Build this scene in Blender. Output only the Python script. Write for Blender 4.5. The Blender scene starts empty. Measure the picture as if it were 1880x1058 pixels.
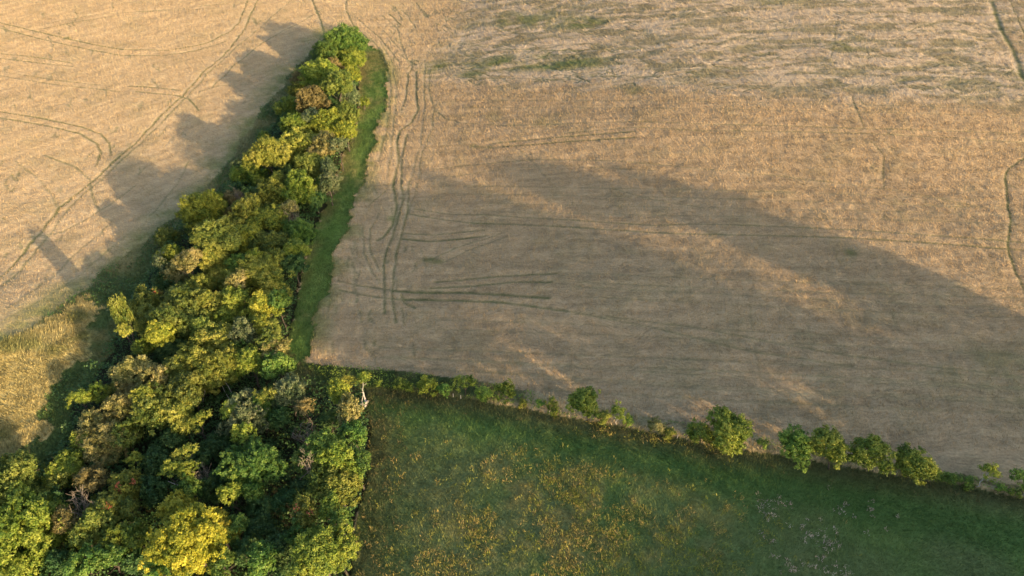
import bpy, math, random
import numpy as np
R = math.radians
random.seed(7)
scene = bpy.context.scene

# ---------------------------------------------------------------- camera, sky, sun, exposure
PITCH = 40.9; CAM_H = 91.0; F = 1270.0
cam_d = bpy.data.cameras.new("camera"); cam = bpy.data.objects.new("camera", cam_d)
scene.collection.objects.link(cam)
cam_d.sensor_width = 36.0; cam_d.lens = F / 1880.0 * 36.0
cam_d.clip_start = 1.0; cam_d.clip_end = 9000.0
cam.location = (0, 0, CAM_H); cam.rotation_euler = (R(90 - PITCH), 0, 0)
scene.camera = cam

SUN_EL = 12.0
SDX, SDY = 0.731, -0.682                       # horizontal direction towards the sun
w = bpy.data.worlds.new("World"); scene.world = w; w.use_nodes = True
nt = w.node_tree
sky = nt.nodes.new("ShaderNodeTexSky"); sky.sky_type = 'NISHITA'; sky.sun_disc = False
sky.sun_elevation = R(SUN_EL); sky.sun_rotation = math.atan2(SDX, SDY)
sky.air_density = 1.0; sky.dust_density = 3.0; sky.ozone_density = 1.0
bg = nt.nodes["Background"]; bg.inputs[1].default_value = 0.15
nt.links.new(sky.outputs[0], bg.inputs[0])
sl = bpy.data.lights.new("sun", 'SUN'); sl.energy = 4.1; sl.angle = R(0.7); sl.color = (1.0, 0.70, 0.40)
sun = bpy.data.objects.new("sun", sl); scene.collection.objects.link(sun)
ce = math.cos(R(SUN_EL))
from mathutils import Vector
sun.rotation_euler = Vector((SDX*ce, SDY*ce, math.sin(R(SUN_EL)))).to_track_quat('Z', 'Y').to_euler()
vs = scene.view_settings
vs.view_transform = 'Standard'; vs.look = 'None'; vs.gamma = 1.0; vs.use_curve_mapping = False
vs.exposure = 1.43

# ---------------------------------------------------------------- terrain maths
def vn(x, y, s, seed):
    """smooth value noise 0..1, cell size s"""
    x = np.asarray(x, float)/s + seed*17.31; y = np.asarray(y, float)/s + seed*9.77
    xi = np.floor(x); yi = np.floor(y); fx = x-xi; fy = y-yi
    fx = fx*fx*(3-2*fx); fy = fy*fy*(3-2*fy)
    def h(a, b):
        v = np.sin(a*127.1 + b*311.7 + seed*74.7)*43758.5453
        return v - np.floor(v)
    return (h(xi, yi)*(1-fx)+h(xi+1, yi)*fx)*(1-fy) + (h(xi, yi+1)*(1-fx)+h(xi+1, yi+1)*fx)*fy
def fbm(x, y, s, seed, o=4):
    r = 0; a = .5; t = 0
    for i in range(o):
        r = r + a*vn(x, y, s, seed+i*3); t += a; a *= .55; s *= .5
    return r/t
def sp(v, k): v = np.asarray(v, float)/k; return k*np.log1p(np.exp(np.clip(v, -30, 30))) + k*np.maximum(v-30, 0)
def H(x, y):
    x = np.asarray(x, float); y = np.asarray(y, float)
    k2 = np.clip((y-120)/50, 0, 1); k2 = k2*k2*(3-2*k2)
    r = (.085+.05*k2)*sp(x+30, 9) - (.075+.05*k2)*sp(x-50, 18)
    l = .075*sp(-62-x, 14) - .065*sp(-175-x, 25)
    un = (vn(x, y, 55, 3)-.5)*1.3 + (vn(x, y, 22, 5)-.5)*.4
    k = np.clip((108-y)/30, 0, 1); k = k*k*(3-2*k)
    l2 = (.20*sp(-67-x, 4) - .20*sp(-105-x, 6))*k                 # steeper bank at the lower left
    t = np.clip((SDX*x+SDY*y-30)/75, 0, 1); kp = np.clip((130-.682*x-.731*y)/18, 0, 1); hill = 22*t*t*(3-2*t)*kp*kp*(3-2*kp)  # unseen hill added beyond the lower right corner to shade field and meadow
    return r + l + un + l2 + hill
ST, CT = math.sin(R(PITCH)), math.cos(R(PITCH))
def at(px, py, hc=0.0):
    """world XY (and ground z) of the point hc above ground that the photo shows at px,py"""
    v = py-529.0; dx = px-940.0; dy = F*CT - v*ST; dz = F*ST + v*CT
    z = hc
    for _ in range(14):
        t = (CAM_H-z)/dz; X = dx*t; Y = dy*t
        z = .5*z + .5*(float(H(X, Y))+hc)
    return X, Y, float(H(X, Y))
def mpp(px, py, hc=0.0):
    """metres per photo pixel there"""
    X, Y, z = at(px, py, hc)
    return (Y*CT + (CAM_H-z-hc)*ST)/F
def P(*pts): return np.array([at(a, b)[:2] for a, b in pts])
def inside(poly, x, y):
    c = np.zeros(x.shape, bool); n = len(poly); j = n-1
    for i in range(n):
        xi, yi = poly[i]; xj, yj = poly[j]
        if yi != yj:
            c ^= ((yi > y) != (yj > y)) & (x < (xj-xi)*(y-yi)/(yj-yi)+xi)
        j = i
    return c
def dist_line(poly, x, y):
    d = np.full(x.shape, 1e9)
    for (ax, ay), (bx, by) in zip(poly[:-1], poly[1:]):
        vx, vy = bx-ax, by-ay; L = vx*vx+vy*vy+1e-9
        t = np.clip(((x-ax)*vx+(y-ay)*vy)/L, 0, 1)
        d = np.minimum(d, np.hypot(x-ax-t*vx, y-ay-t*vy))
    return d

# ---------------------------------------------------------------- object helpers
def tag(o, label=None, cat=None, group=None, kind=None):
    if label: o["label"] = label
    if cat: o["category"] = cat
    if group: o["group"] = group
    if kind: o["kind"] = kind
    return o
def link(o, parent=None):
    scene.collection.objects.link(o)
    if parent: o.parent = parent
    return o
def np_mesh(name, co, faces, k, mat=None, col=None, val=None, smooth=False):
    """mesh from numpy: co (N,3), faces (M,k)"""
    me = bpy.data.meshes.new(name)
    co = np.ascontiguousarray(co, np.float32); faces = np.ascontiguousarray(faces, np.int32)
    me.vertices.add(len(co)); me.vertices.foreach_set("co", co.ravel())
    me.loops.add(faces.size); me.loops.foreach_set("vertex_index", faces.ravel())
    me.polygons.add(len(faces)); me.polygons.foreach_set("loop_start", np.arange(0, faces.size, k, dtype=np.int32))
    me.update(calc_edges=True)
    if smooth: me.polygons.foreach_set("use_smooth", np.ones(len(faces), bool))
    if col is not None:
        dom = 'POINT' if len(col) == len(co) else 'FACE'
        a = me.attributes.new("tint", 'FLOAT_COLOR', dom)
        c4 = np.ones((len(col), 4), np.float32); c4[:, :3] = col
        a.data.foreach_set("color", c4.ravel())
    if val is not None:
        a = me.attributes.new("v", 'FLOAT', 'FACE'); a.data.foreach_set("value", np.ascontiguousarray(val, np.float32))
    if mat: me.materials.append(mat)
    return me

# ---------------------------------------------------------------- materials
def new_mat(name):
    m = bpy.data.materials.new(name); m.use_nodes = True
    return m, m.node_tree, m.node_tree.nodes["Principled BSDF"]
def N(t, typ, **kw):
    n = t.nodes.new(typ)
    for k, v in kw.items(): setattr(n, k, v)
    return n
def field_mat(name, streak=(0.45, 3.0), fine=1.0, bump=.5, contrast=.35):
    m, t, b = new_mat(name)
    at_ = N(t, "ShaderNodeAttribute", attribute_name="tint")
    g = N(t, "ShaderNodeNewGeometry")
    wn = N(t, "ShaderNodeTexNoise"); wn.inputs["Scale"].default_value = .09; wn.inputs["Detail"].default_value = 3
    t.links.new(g.outputs["Position"], wn.inputs["Vector"])
    sub = N(t, "ShaderNodeVectorMath", operation='MULTIPLY_ADD')
    t.links.new(wn.outputs["Color"], sub.inputs[0]); sub.inputs[1].default_value = (9, 9, 0)
    t.links.new(g.outputs["Position"], sub.inputs[2])
    mp = N(t, "ShaderNodeMapping"); mp.inputs["Scale"].default_value = (streak[0], streak[1], 1)
    mp.inputs["Rotation"].default_value = (0, 0, R(24))
    t.links.new(sub.outputs[0], mp.inputs[0])
    n1 = N(t, "ShaderNodeTexNoise"); n1.inputs["Scale"].default_value = .9; n1.inputs["Detail"].default_value = 5; n1.inputs["Roughness"].default_value = .7
    t.links.new(mp.outputs[0], n1.inputs["Vector"])
    n2 = N(t, "ShaderNodeTexNoise"); n2.inputs["Scale"].default_value = 2.6*fine; n2.inputs["Detail"].default_value = 5; n2.inputs["Roughness"].default_value = .75
    t.links.new(g.outputs["Position"], n2.inputs["Vector"])
    add = N(t, "ShaderNodeMath", operation='ADD')
    t.links.new(n1.outputs["Fac"], add.inputs[0]); t.links.new(n2.outputs["Fac"], add.inputs[1])
    mr = N(t, "ShaderNodeMapRange"); mr.inputs[1].default_value = .65; mr.inputs[2].default_value = 1.35
    mr.inputs[3].default_value = 1-contrast; mr.inputs[4].default_value = 1+contrast
    t.links.new(add.outputs[0], mr.inputs[0])
    sc = N(t, "ShaderNodeVectorMath", operation='SCALE')
    t.links.new(at_.outputs["Color"], sc.inputs[0]); t.links.new(mr.outputs[0], sc.inputs["Scale"])
    t.links.new(sc.outputs[0], b.inputs["Base Color"])
    b.inputs["Roughness"].default_value = .85; b.inputs["Specular IOR Level"].default_value = .15
    bm = N(t, "ShaderNodeBump"); bm.inputs["Strength"].default_value = bump; bm.inputs["Distance"].default_value = .35
    t.links.new(add.outputs[0], bm.inputs["Height"]); t.links.new(bm.outputs[0], b.inputs["Normal"])
    return m
def blade_mat(name, trans=.25):
    m, t, b = new_mat(name)
    a = N(t, "ShaderNodeAttribute", attribute_name="tint")
    b.inputs["Roughness"].default_value = .7; b.inputs["Specular IOR Level"].default_value = .15
    t.links.new(a.outputs["Color"], b.inputs["Base Color"])
    tr = N(t, "ShaderNodeBsdfTranslucent"); t.links.new(a.outputs["Color"], tr.inputs["Color"])
    mx = N(t, "ShaderNodeMixShader"); mx.inputs[0].default_value = trans
    t.links.new(b.outputs[0], mx.inputs[1]); t.links.new(tr.outputs[0], mx.inputs[2])
    t.links.new(mx.outputs[0], t.nodes["Material Output"].inputs["Surface"])
    return m
def leaf_mat(name, dark, mid, light, trans=.22):
    m, t, b = new_mat(name)
    a = N(t, "ShaderNodeAttribute", attribute_name="v")
    cr = N(t, "ShaderNodeValToRGB")
    e = cr.color_ramp.elements
    e[0].position = .12; e[0].color = (*dark, 1); e[1].position = .92; e[1].color = (*light, 1)
    k = e.new(.5); k.color = (*mid, 1)
    g = N(t, "ShaderNodeNewGeometry"); ns = N(t, "ShaderNodeTexNoise"); ns.inputs["Scale"].default_value = .42; ns.inputs["Detail"].default_value = 3
    t.links.new(g.outputs["Position"], ns.inputs["Vector"])
    ma = N(t, "ShaderNodeMath", operation='MULTIPLY_ADD'); ma.inputs[1].default_value = 1.1; t.links.new(ns.outputs["Fac"], ma.inputs[0])
    mb = N(t, "ShaderNodeMath", operation='ADD'); mb.inputs[1].default_value = -.55; t.links.new(a.outputs["Fac"], mb.inputs[0])
    t.links.new(mb.outputs[0], ma.inputs[2]); t.links.new(ma.outputs[0], cr.inputs[0])
    oi = N(t, "ShaderNodeObjectInfo"); hs = N(t, "ShaderNodeHueSaturation")
    m1 = N(t, "ShaderNodeMapRange"); m1.inputs[3].default_value = .488; m1.inputs[4].default_value = .508
    m2 = N(t, "ShaderNodeMath", operation='MULTIPLY'); m2.inputs[1].default_value = 7.13
    m3 = N(t, "ShaderNodeMath", operation='FRACT'); m4 = N(t, "ShaderNodeMapRange"); m4.inputs[3].default_value = .92; m4.inputs[4].default_value = 1.36
    t.links.new(oi.outputs["Random"], m1.inputs[0]); t.links.new(oi.outputs["Random"], m2.inputs[0]); t.links.new(m2.outputs[0], m3.inputs[0]); t.links.new(m3.outputs[0], m4.inputs[0])
    t.links.new(m1.outputs[0], hs.inputs["Hue"]); t.links.new(m4.outputs[0], hs.inputs["Value"]); hs.inputs["Saturation"].default_value = .97
    t.links.new(cr.outputs[0], hs.inputs["Color"])
    b.inputs["Roughness"].default_value = .55; b.inputs["Specular IOR Level"].default_value = .25
    t.links.new(hs.outputs[0], b.inputs["Base Color"])
    tr = N(t, "ShaderNodeBsdfTranslucent"); t.links.new(hs.outputs[0], tr.inputs["Color"])
    mx = N(t, "ShaderNodeMixShader"); mx.inputs[0].default_value = trans
    t.links.new(b.outputs[0], mx.inputs[1]); t.links.new(tr.outputs[0], mx.inputs[2])
    t.links.new(mx.outputs[0], t.nodes["Material Output"].inputs["Surface"])
    return m
LM = {
 'yg':   leaf_mat("leaf_yellow_green", (.055, .105, .012), (.140, .200, .020), (.280, .310, .040)),
 'gold': leaf_mat("leaf_golden_olive", (.062, .095, .012), (.170, .195, .024), (.310, .300, .050)),
 'olive':leaf_mat("leaf_olive",        (.042, .078, .014), (.112, .150, .022), (.215, .235, .042)),
 'green':leaf_mat("leaf_mid_green",    (.030, .080, .014), (.075, .150, .022), (.165, .235, .036)),
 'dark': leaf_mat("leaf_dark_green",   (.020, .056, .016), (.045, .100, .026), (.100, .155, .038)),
 'grey': leaf_mat("leaf_grey_green",   (.045, .080, .030), (.100, .140, .056), (.195, .220, .100)),
 'tan':  leaf_mat("leaf_dry_tan",      (.080, .095, .022), (.205, .195, .055), (.350, .305, .110)),
 'brown':leaf_mat("leaf_brown",        (.070, .070, .022), (.160, .135, .042), (.250, .205, .072)),
 'hedge':leaf_mat("leaf_hedge_green",  (.055, .125, .018), (.140, .235, .030), (.280, .370, .050)),
 'amber':leaf_mat("leaf_bright_lime",  (.070, .115, .010), (.185, .215, .020), (.340, .345, .035)),
 'sun':  leaf_mat("leaf_bright_gold",  (.095, .125, .010), (.235, .235, .016), (.410, .365, .032)),
 'red':  leaf_mat("leaf_red_flush",    (.050, .080, .014), (.140, .165, .022), (.270, .260, .038)),
}
m_rust, t_, b_ = new_mat("berry_red"); b_.inputs["Base Color"].default_value = (.26, .07, .03, 1); b_.inputs["Roughness"].default_value = .6
def bark_mat(name, c1, c2):
    m, t, b = new_mat(name)
    tc = N(t, "ShaderNodeTexCoord"); n = N(t, "ShaderNodeTexNoise"); n.inputs["Scale"].default_value = 5; n.inputs["Detail"].default_value = 5
    t.links.new(tc.outputs["Object"], n.inputs["Vector"])
    cr = N(t, "ShaderNodeValToRGB"); cr.color_ramp.elements[0].position = .35; cr.color_ramp.elements[1].position = .65
    cr.color_ramp.elements[0].color = (*c1, 1); cr.color_ramp.elements[1].color = (*c2, 1)
    t.links.new(n.outputs["Fac"], cr.inputs[0]); t.links.new(cr.outputs[0], b.inputs["Base Color"])
    b.inputs["Roughness"].default_value = .9
    bp = N(t, "ShaderNodeBump"); bp.inputs["Strength"].default_value = .5; t.links.new(n.outputs["Fac"], bp.inputs["Height"])
    t.links.new(bp.outputs[0], b.inputs["Normal"])
    return m
M_BARK = bark_mat("bark_brown", (.04, .033, .024), (.09, .075, .055))
M_PALE = bark_mat("bark_pale_grey", (.25, .23, .20), (.48, .45, .40))
M_TWIG = bark_mat("twig_grey", (.12, .10, .075), (.24, .20, .155))
M_FIELD = field_mat("wheat_ground", bump=.6, contrast=.42)
M_GRASS = field_mat("grass_ground", streak=(1.2, 1.9), fine=1.2, bump=.45, contrast=.45)
M_FLOOR = field_mat("wood_floor_ground", streak=(1.5, 1.5), fine=.8, bump=.4, contrast=.4)
M_BLADE = blade_mat("grass_blade"); M_STRAW = blade_mat("wheat_stalk", .2)

# ---------------------------------------------------------------- zones (outlines read off the photo as ground points)
hedge_n = [(505, 655), (560, 668), (640, 680), (750, 688), (860, 700), (960, 722), (1060, 742), (1160, 765), (1280, 785), (1420, 813), (1560, 845), (1700, 866), (1880, 900), (2100, 940), (2500, 1010)]
hedge_s = [(520, 716), (640, 716), (700, 716), (750, 722), (850, 735), (950, 751), (1050, 770), (1150, 789), (1250, 806), (1330, 826), (1430, 838), (1550, 860), (1690, 882), (1800, 902), (1880, 917), (2100, 962), (2500, 1040)]
strip_r = [(640, 55), (668, 82), (700, 98), (713, 140), (706, 200), (688, 270), (664, 350), (636, 430), (606, 510), (586, 570), (572, 630), (566, 690)]
wheat_l = [(608, 62), (580, 90), (540, 130), (500, 185), (455, 250), (405, 320), (350, 375), (295, 425), (235, 470), (190, 505), (150, 540), (60, 600), (0, 645), (-250, 800)]
wood_l  = [(622, 60), (590, 100), (555, 150), (515, 215), (480, 260), (430, 330), (360, 395), (300, 470), (250, 560), (215, 640), (160, 720), (130, 790), (90, 860), (30, 900), (-60, 960), (-200, 1200)]
wood_r  = [(650, 60), (660, 120), (660, 200), (640, 270), (610, 350), (580, 430), (550, 520), (530, 600), (530, 660), (560, 700), (670, 712), (680, 760), (680, 850), (664, 930), (648, 1000), (640, 1100), (620, 1400)]
Z_left = P(*([(575, -10), (560, -180), (-1500, -300), (-2500, 300), (-2500, 1600), (-300, 1400), (0, 700), (640, 55), (600, 30)]))
Z_strip = P(*(strip_r + wood_r[:9][::-1]))
Z_margin = P(*(wheat_l + [(-400, 1000), (-250, 1200)] + wood_l[::-1]))
Z_tuss = P((-300, 850), (-150, 720), (0, 648), (60, 602), (150, 550), (178, 585), (172, 650), (120, 690), (84, 730), (72, 800), (44, 866), (0, 862), (-200, 960))
Z_wood = P(*(wood_l + wood_r[::-1]))
Z_verge = P(*(hedge_n + hedge_s[::-1]))
Z_mead = P(*([(668, 714)] + hedge_s[1:] + [(2600, 1700), (600, 1700), (640, 1100), (648, 1000), (664, 930), (678, 850), (678, 760)]))
ZN = ['wheat_field', 'wheat_field', 'grass_margin', 'rough_grass_bank', 'tussock_grass_ground', 'woodland_floor', 'hedge_bank', 'meadow_ground']
def zone(x, y, jit=1.0):
    jx = x + (fbm(x, y, 5, 11)-.5)*3.2*jit; jy = y + (fbm(x, y, 5, 21)-.5)*3.2*jit
    z = np.ones(x.shape, np.int8)
    z[inside(Z_left, x, y)] = 0
    z[inside(Z_margin, jx, jy)] = 3
    z[inside(Z_tuss, x+1.8*(jx-x)+(vn(x, y, 1.1, 77)-.5)*2.2, y+1.8*(jy-y)+(vn(x, y, 1.1, 78)-.5)*2.2)] = 4
    z[inside(Z_strip, jx+(vn(x, y, .9, 79)-.5)*1.2, jy+(vn(x, y, .9, 80)-.5)*1.2)] = 2
    z[inside(Z_wood, jx, jy)] = 5
    z[inside(Z_mead, x+.25*(jx-x), y+.25*(jy-y))] = 7
    z[inside(Z_verge, x+.25*(jx-x), y+.25*(jy-y))] = 6
    return z

# wheel tracks through the crop: photo polylines -> (points, half width m, strength)
TR = []
def tr(s, wd, *pts): Q = P(*pts); TR.append((Q, wd*(1.05 if Q[0, 0] < -55 else .80), min(1, s*(1.25 if Q[0, 0] < -55 else .84))))
tr(.9, .40, (760,125),(750,142),(747,180),(737,207))
tr(1., .55, (765,135),(766,170),(768,207),(755,230),(735,244),(730,267),(732,302),(724,334),(725,359),(729,388),(722,417),(709,436),(693,446))
tr(.9, .45, (748,251),(738,296),(737,334),(740,372),(729,417),(716,449),(706,491),(706,533),(708,581))
tr(.9, .40, (749,350),(749,398),(738,436),(730,469),(724,501),(721,549),(729,597))
tr(.6, .30, (767,340),(751,395)); tr(.7, .30, (709,356),(677,382)); tr(.7,.32,(696,395),(680,427),(680,459),(693,494),(706,510))
tr(.6, .30, (667,420),(669,462),(683,504),(700,526)); tr(.5,.3,(642,456),(651,478),(667,494))
tr(.8, .38, (754,398),(809,407),(873,415),(954,417),(1018,420),(1200,432),(1280,435),(1563,442),(1880,465),(2100,480))
tr(.7, .34, (761,388),(825,398),(889,399),(1050,409),(1200,419),(1280,416),(1563,427),(1880,451),(2100,470))
tr(.8, .40, (741,433),(793,436),(841,432),(889,427)); tr(1., .5, (738,443),(786,448),(844,444),(889,438))
tr(.6, .32, (793,481),(841,459),(921,433)); tr(.5,.3,(820,485),(860,465),(930,440))
tr(.9, .42, (799,523),(857,518),(921,512),(1024,507)); tr(.9,.42,(793,534),(873,530),(938,523),(1015,523))
tr(1., .62, (722,538),(761,542),(857,542),(921,546),(1008,552))
tr(1., .50, (745,555),(825,556),(921,560),(1040,576))
tr(.55, .42, (1040,576),(1082,584),(1200,607),(1280,626),(1375,650),(1563,678))
tr(.6, .35, (1114,586),(1195,597),(1280,607),(1422,635),(1563,659),(1705,678),(1900,700))
tr(.8, .40, (619,520),(664,530),(722,538)); tr(.8,.40,(626,538),(696,551),(745,555)); tr(.9,.35,(738,546),(745,562),(764,571))
tr(.8, .42, (825,80),(925,93),(1022,96),(1150,93),(1300,92)); tr(.4,.35,(854,84),(989,87),(1150,85)); tr(.6,.4,(822,145),(957,148),(1086,151))
tr(.6, .34, (803,209),(819,222),(845,230),(925,235),(1150,228),(1300,233),(1585,241),(1880,251)); tr(.55,.34,(1030,250),(1166,238),(1280,245),(1585,250),(1880,267))
tr(.8, .42, (899,268),(1021,257),(1166,246)); tr(.8,.42,(899,276),(1037,265),(1166,257))
tr(.5, .34, (796,315),(893,305),(989,297),(1130,300),(1280,314),(1469,333),(1658,357),(1800,385)); tr(.35,.3,(830,330),(900,318),(1000,308),(1200,318))
tr(.6, .32, (782,120),(781,160),(782,190),(774,267),(756,331),(740,372)); tr(.6,.32,(790,130),(790,175),(800,207),(792,250),(777,283),(769,334))
tr(.7, .34, (682,75),(705,105),(716,140),(719,175),(716,212),(709,250),(695,300)); tr(.6,.3,(695,75),(722,120),(729,162),(727,200),(722,260),(712,330))
tr(.6, .34, (702,32),(730,55),(737,80),(750,120)); tr(1.,.5,(716,30),(737,50)); tr(.6,.3,(637,-5),(636,20),(650,50),(682,80))
tr(.5, .3, (660,40),(700,75),(735,120)); tr(.45,.3,(705,60),(740,100),(760,125))
tr(1., .42, (570,-5),(585,30),(594,55),(598,80))
tr(.8, .34, (460,-5),(440,45),(417,65),(375,85),(312,96),(225,95),(175,86),(87,66),(0,45),(-100,30))
tr(.8, .34, (478,-5),(460,35),(447,62),(422,95),(375,137),(337,180),(302,212),(262,255),(227,289),(170,338),(113,387),(91,414),(49,467),(0,516),(-60,560))
tr(.45,.34, (438,88),(385,137),(347,180),(312,216),(272,256),(236,291),(180,340),(123,392),(100,425),(60,478),(10,530))
tr(.6, .32, (0,55),(75,75),(175,97),(225,106),(300,106),(362,97),(420,78)); tr(.5,.3,(50,54),(175,31),(300,22),(420,10)); tr(.5,.3,(75,57),(175,39),(275,25),(400,18))
tr(.6, .32, (-60,96),(0,102),(75,110),(135,120)); tr(.6,.32,(-60,104),(0,111),(75,120),(135,126)); tr(.4,.3,(0,135),(100,151),(180,160)); tr(.4,.3,(0,143),(90,158),(220,172))
tr(.7, .33, (-60,200),(0,209),(75,221),(150,237),(185,250),(203,268),(205,290)); tr(.7,.33,(-60,210),(0,220),(87,235),(150,250),(180,268),(187,285),(178,310))
tr(.7, .32, (237,162),(290,165),(332,170)); tr(.7,.32,(250,172),(325,179),(350,187),(367,207)); tr(.5,.3,(367,172),(400,162),(420,160))
tr(.5, .3, (83,289),(143,312),(166,334),(174,368),(185,391)); tr(.45,.3,(204,380),(162,406),(117,431),(60,440)); tr(.4,.3,(250,345),(204,380))
tr(.35,.3,(200,420),(150,462),(90,520),(20,570)); tr(.3,.3,(230,440),(170,490),(100,545),(0,600))
tr(.4,.3,(280,400),(320,350),(350,300)); tr(.35,.25,(30,300),(70,330),(100,365),(110,385))
tr(1., .40, (1900,290),(1870,300),(1850,314),(1844,330),(1847,361),(1854,409),(1849,456),(1859,498),(1880,545)); tr(.8,.3,(1846,345),(1864,350))
tr(1., 1.1, (1820,6),(1833,48),(1859,96),(1880,154)); tr(.8,.4,(1848,-5),(1865,32),(1880,66))
tr(.8, .26, (1563,180),(1572,205),(1585,238)); tr(.7,.26,(1598,264),(1621,289),(1622,321),(1620,350)); tr(.7,.3,(1539,35),(1532,60),(1531,84),(1525,110))
tr(.3, .24, (1375,560),(1385,640),(1395,715)); tr(.3,.24,(1480,600),(1490,630)); tr(.4,.3,(955,280),(985,310),(1015,345))
tr(.5,.3,(1120,350),(1200,372),(1280,385)); tr(.4,.3,(774,463),(780,480),(785,500))
tr(.5,.3,(595,20),(560,40),(520,60),(480,85),(430,125),(390,165)); tr(.4,.3,(535,5),(500,35),(455,75),(410,112))
for yy, x0, x1, st in ((188,860,1880,.35),(345,850,1840,.35),(375,900,1860,.3),(505,1060,1880,.35),(535,1060,1870,.3),(590,800,1880,.3),(640,700,1880,.38),(662,720,1880,.3),(700,1000,1880,.3),(60,1250,1800,.4),(130,1160,1830,.4)):
    for off in (0, 11+yy*.012):
        tr(st, .34, *[(xx, yy+off + (xx-x0)*.035*(yy/450) + 3*math.sin(xx*.004+yy)) for xx in np.linspace(x0, x1, 9)])
# wavy cracks in the lodged crop (upper right field)
rs = random.Random(4)
def squig(n, box, dx, dy, st, wd, steps=(2, 5)):
    for i in range(n):
        x = rs.uniform(box[0], box[1]); y = rs.uniform(box[2], box[3]); pts = [(x, y)]; sy = rs.choice((-1, 1))
        if x < 480 and x > 620 - y and box[1] < 500: continue
        for k in range(rs.randint(*steps)):
            x += rs.uniform(*dx); y += rs.uniform(*dy)*sy; pts.append((x, y)); sy = -sy if rs.random() < .6 else sy
        tr(rs.uniform(*st), wd, *pts)
squig(330, (830, 1880, 8, 178), (4, 13), (0, 5), (.4, .9), .36)
squig(70, (850, 1150, 95, 155), (3, 10), (1, 5), (.5, 1.), .42)
squig(60, (700, 860, 5, 140), (2, 7), (3, 8), (.35, .8), .32)
squig(46, (600, 760, 330, 660), (-4, 5), (4, 12), (.35, .7), .32)
squig(90, (0, 480, 5, 560), (-6, 8), (3, 9), (.25, .5), .26)
squig(60, (1500, 1880, 180, 600), (-5, 8), (4, 12), (.15, .4), .24)
squig(60, (780, 1700, 200, 780), (4, 16), (0, 4), (.15, .35), .24)

GREENP = [(P((1000,45)), 14, 5, .8), (P((1075,45)), 9, 5, .9), (P((945,38)), 16, 6, .7), (P((930,118)), 12, 5, .9), (P((1020,122)), 14, 4.5, .9), (P((1085,122)),8,4,.7), (P((865,140)), 5, 3, .8), (P((800,128)), 5, 5, .9),
          (P((1560,88)), 6, 5, .7), (P((900,270)), 4, 2.5, .8), (P((875,272)), 1.6, 1.2, 1), (P((905,218)), 3, 4, .4), (P((1010,228)), 4, 4, .4), (P((1170,172)), 4, 3, .5), (P((1560,470)), 1.4, 1.4, .7),
          (P((125,75)), 1.2, 1.6, 1.), (P((788,481)), 1.6, .9, .9), (P((804,486)), 1.6, .9, .7), (P((715,406)), 1.3, 1.2, .9), (P((1865,690)), 12, 8, .35), (P((1410,0)), 12, 9, .5), (P((1830,250)), 1.5, 1.5, .3)]

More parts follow.
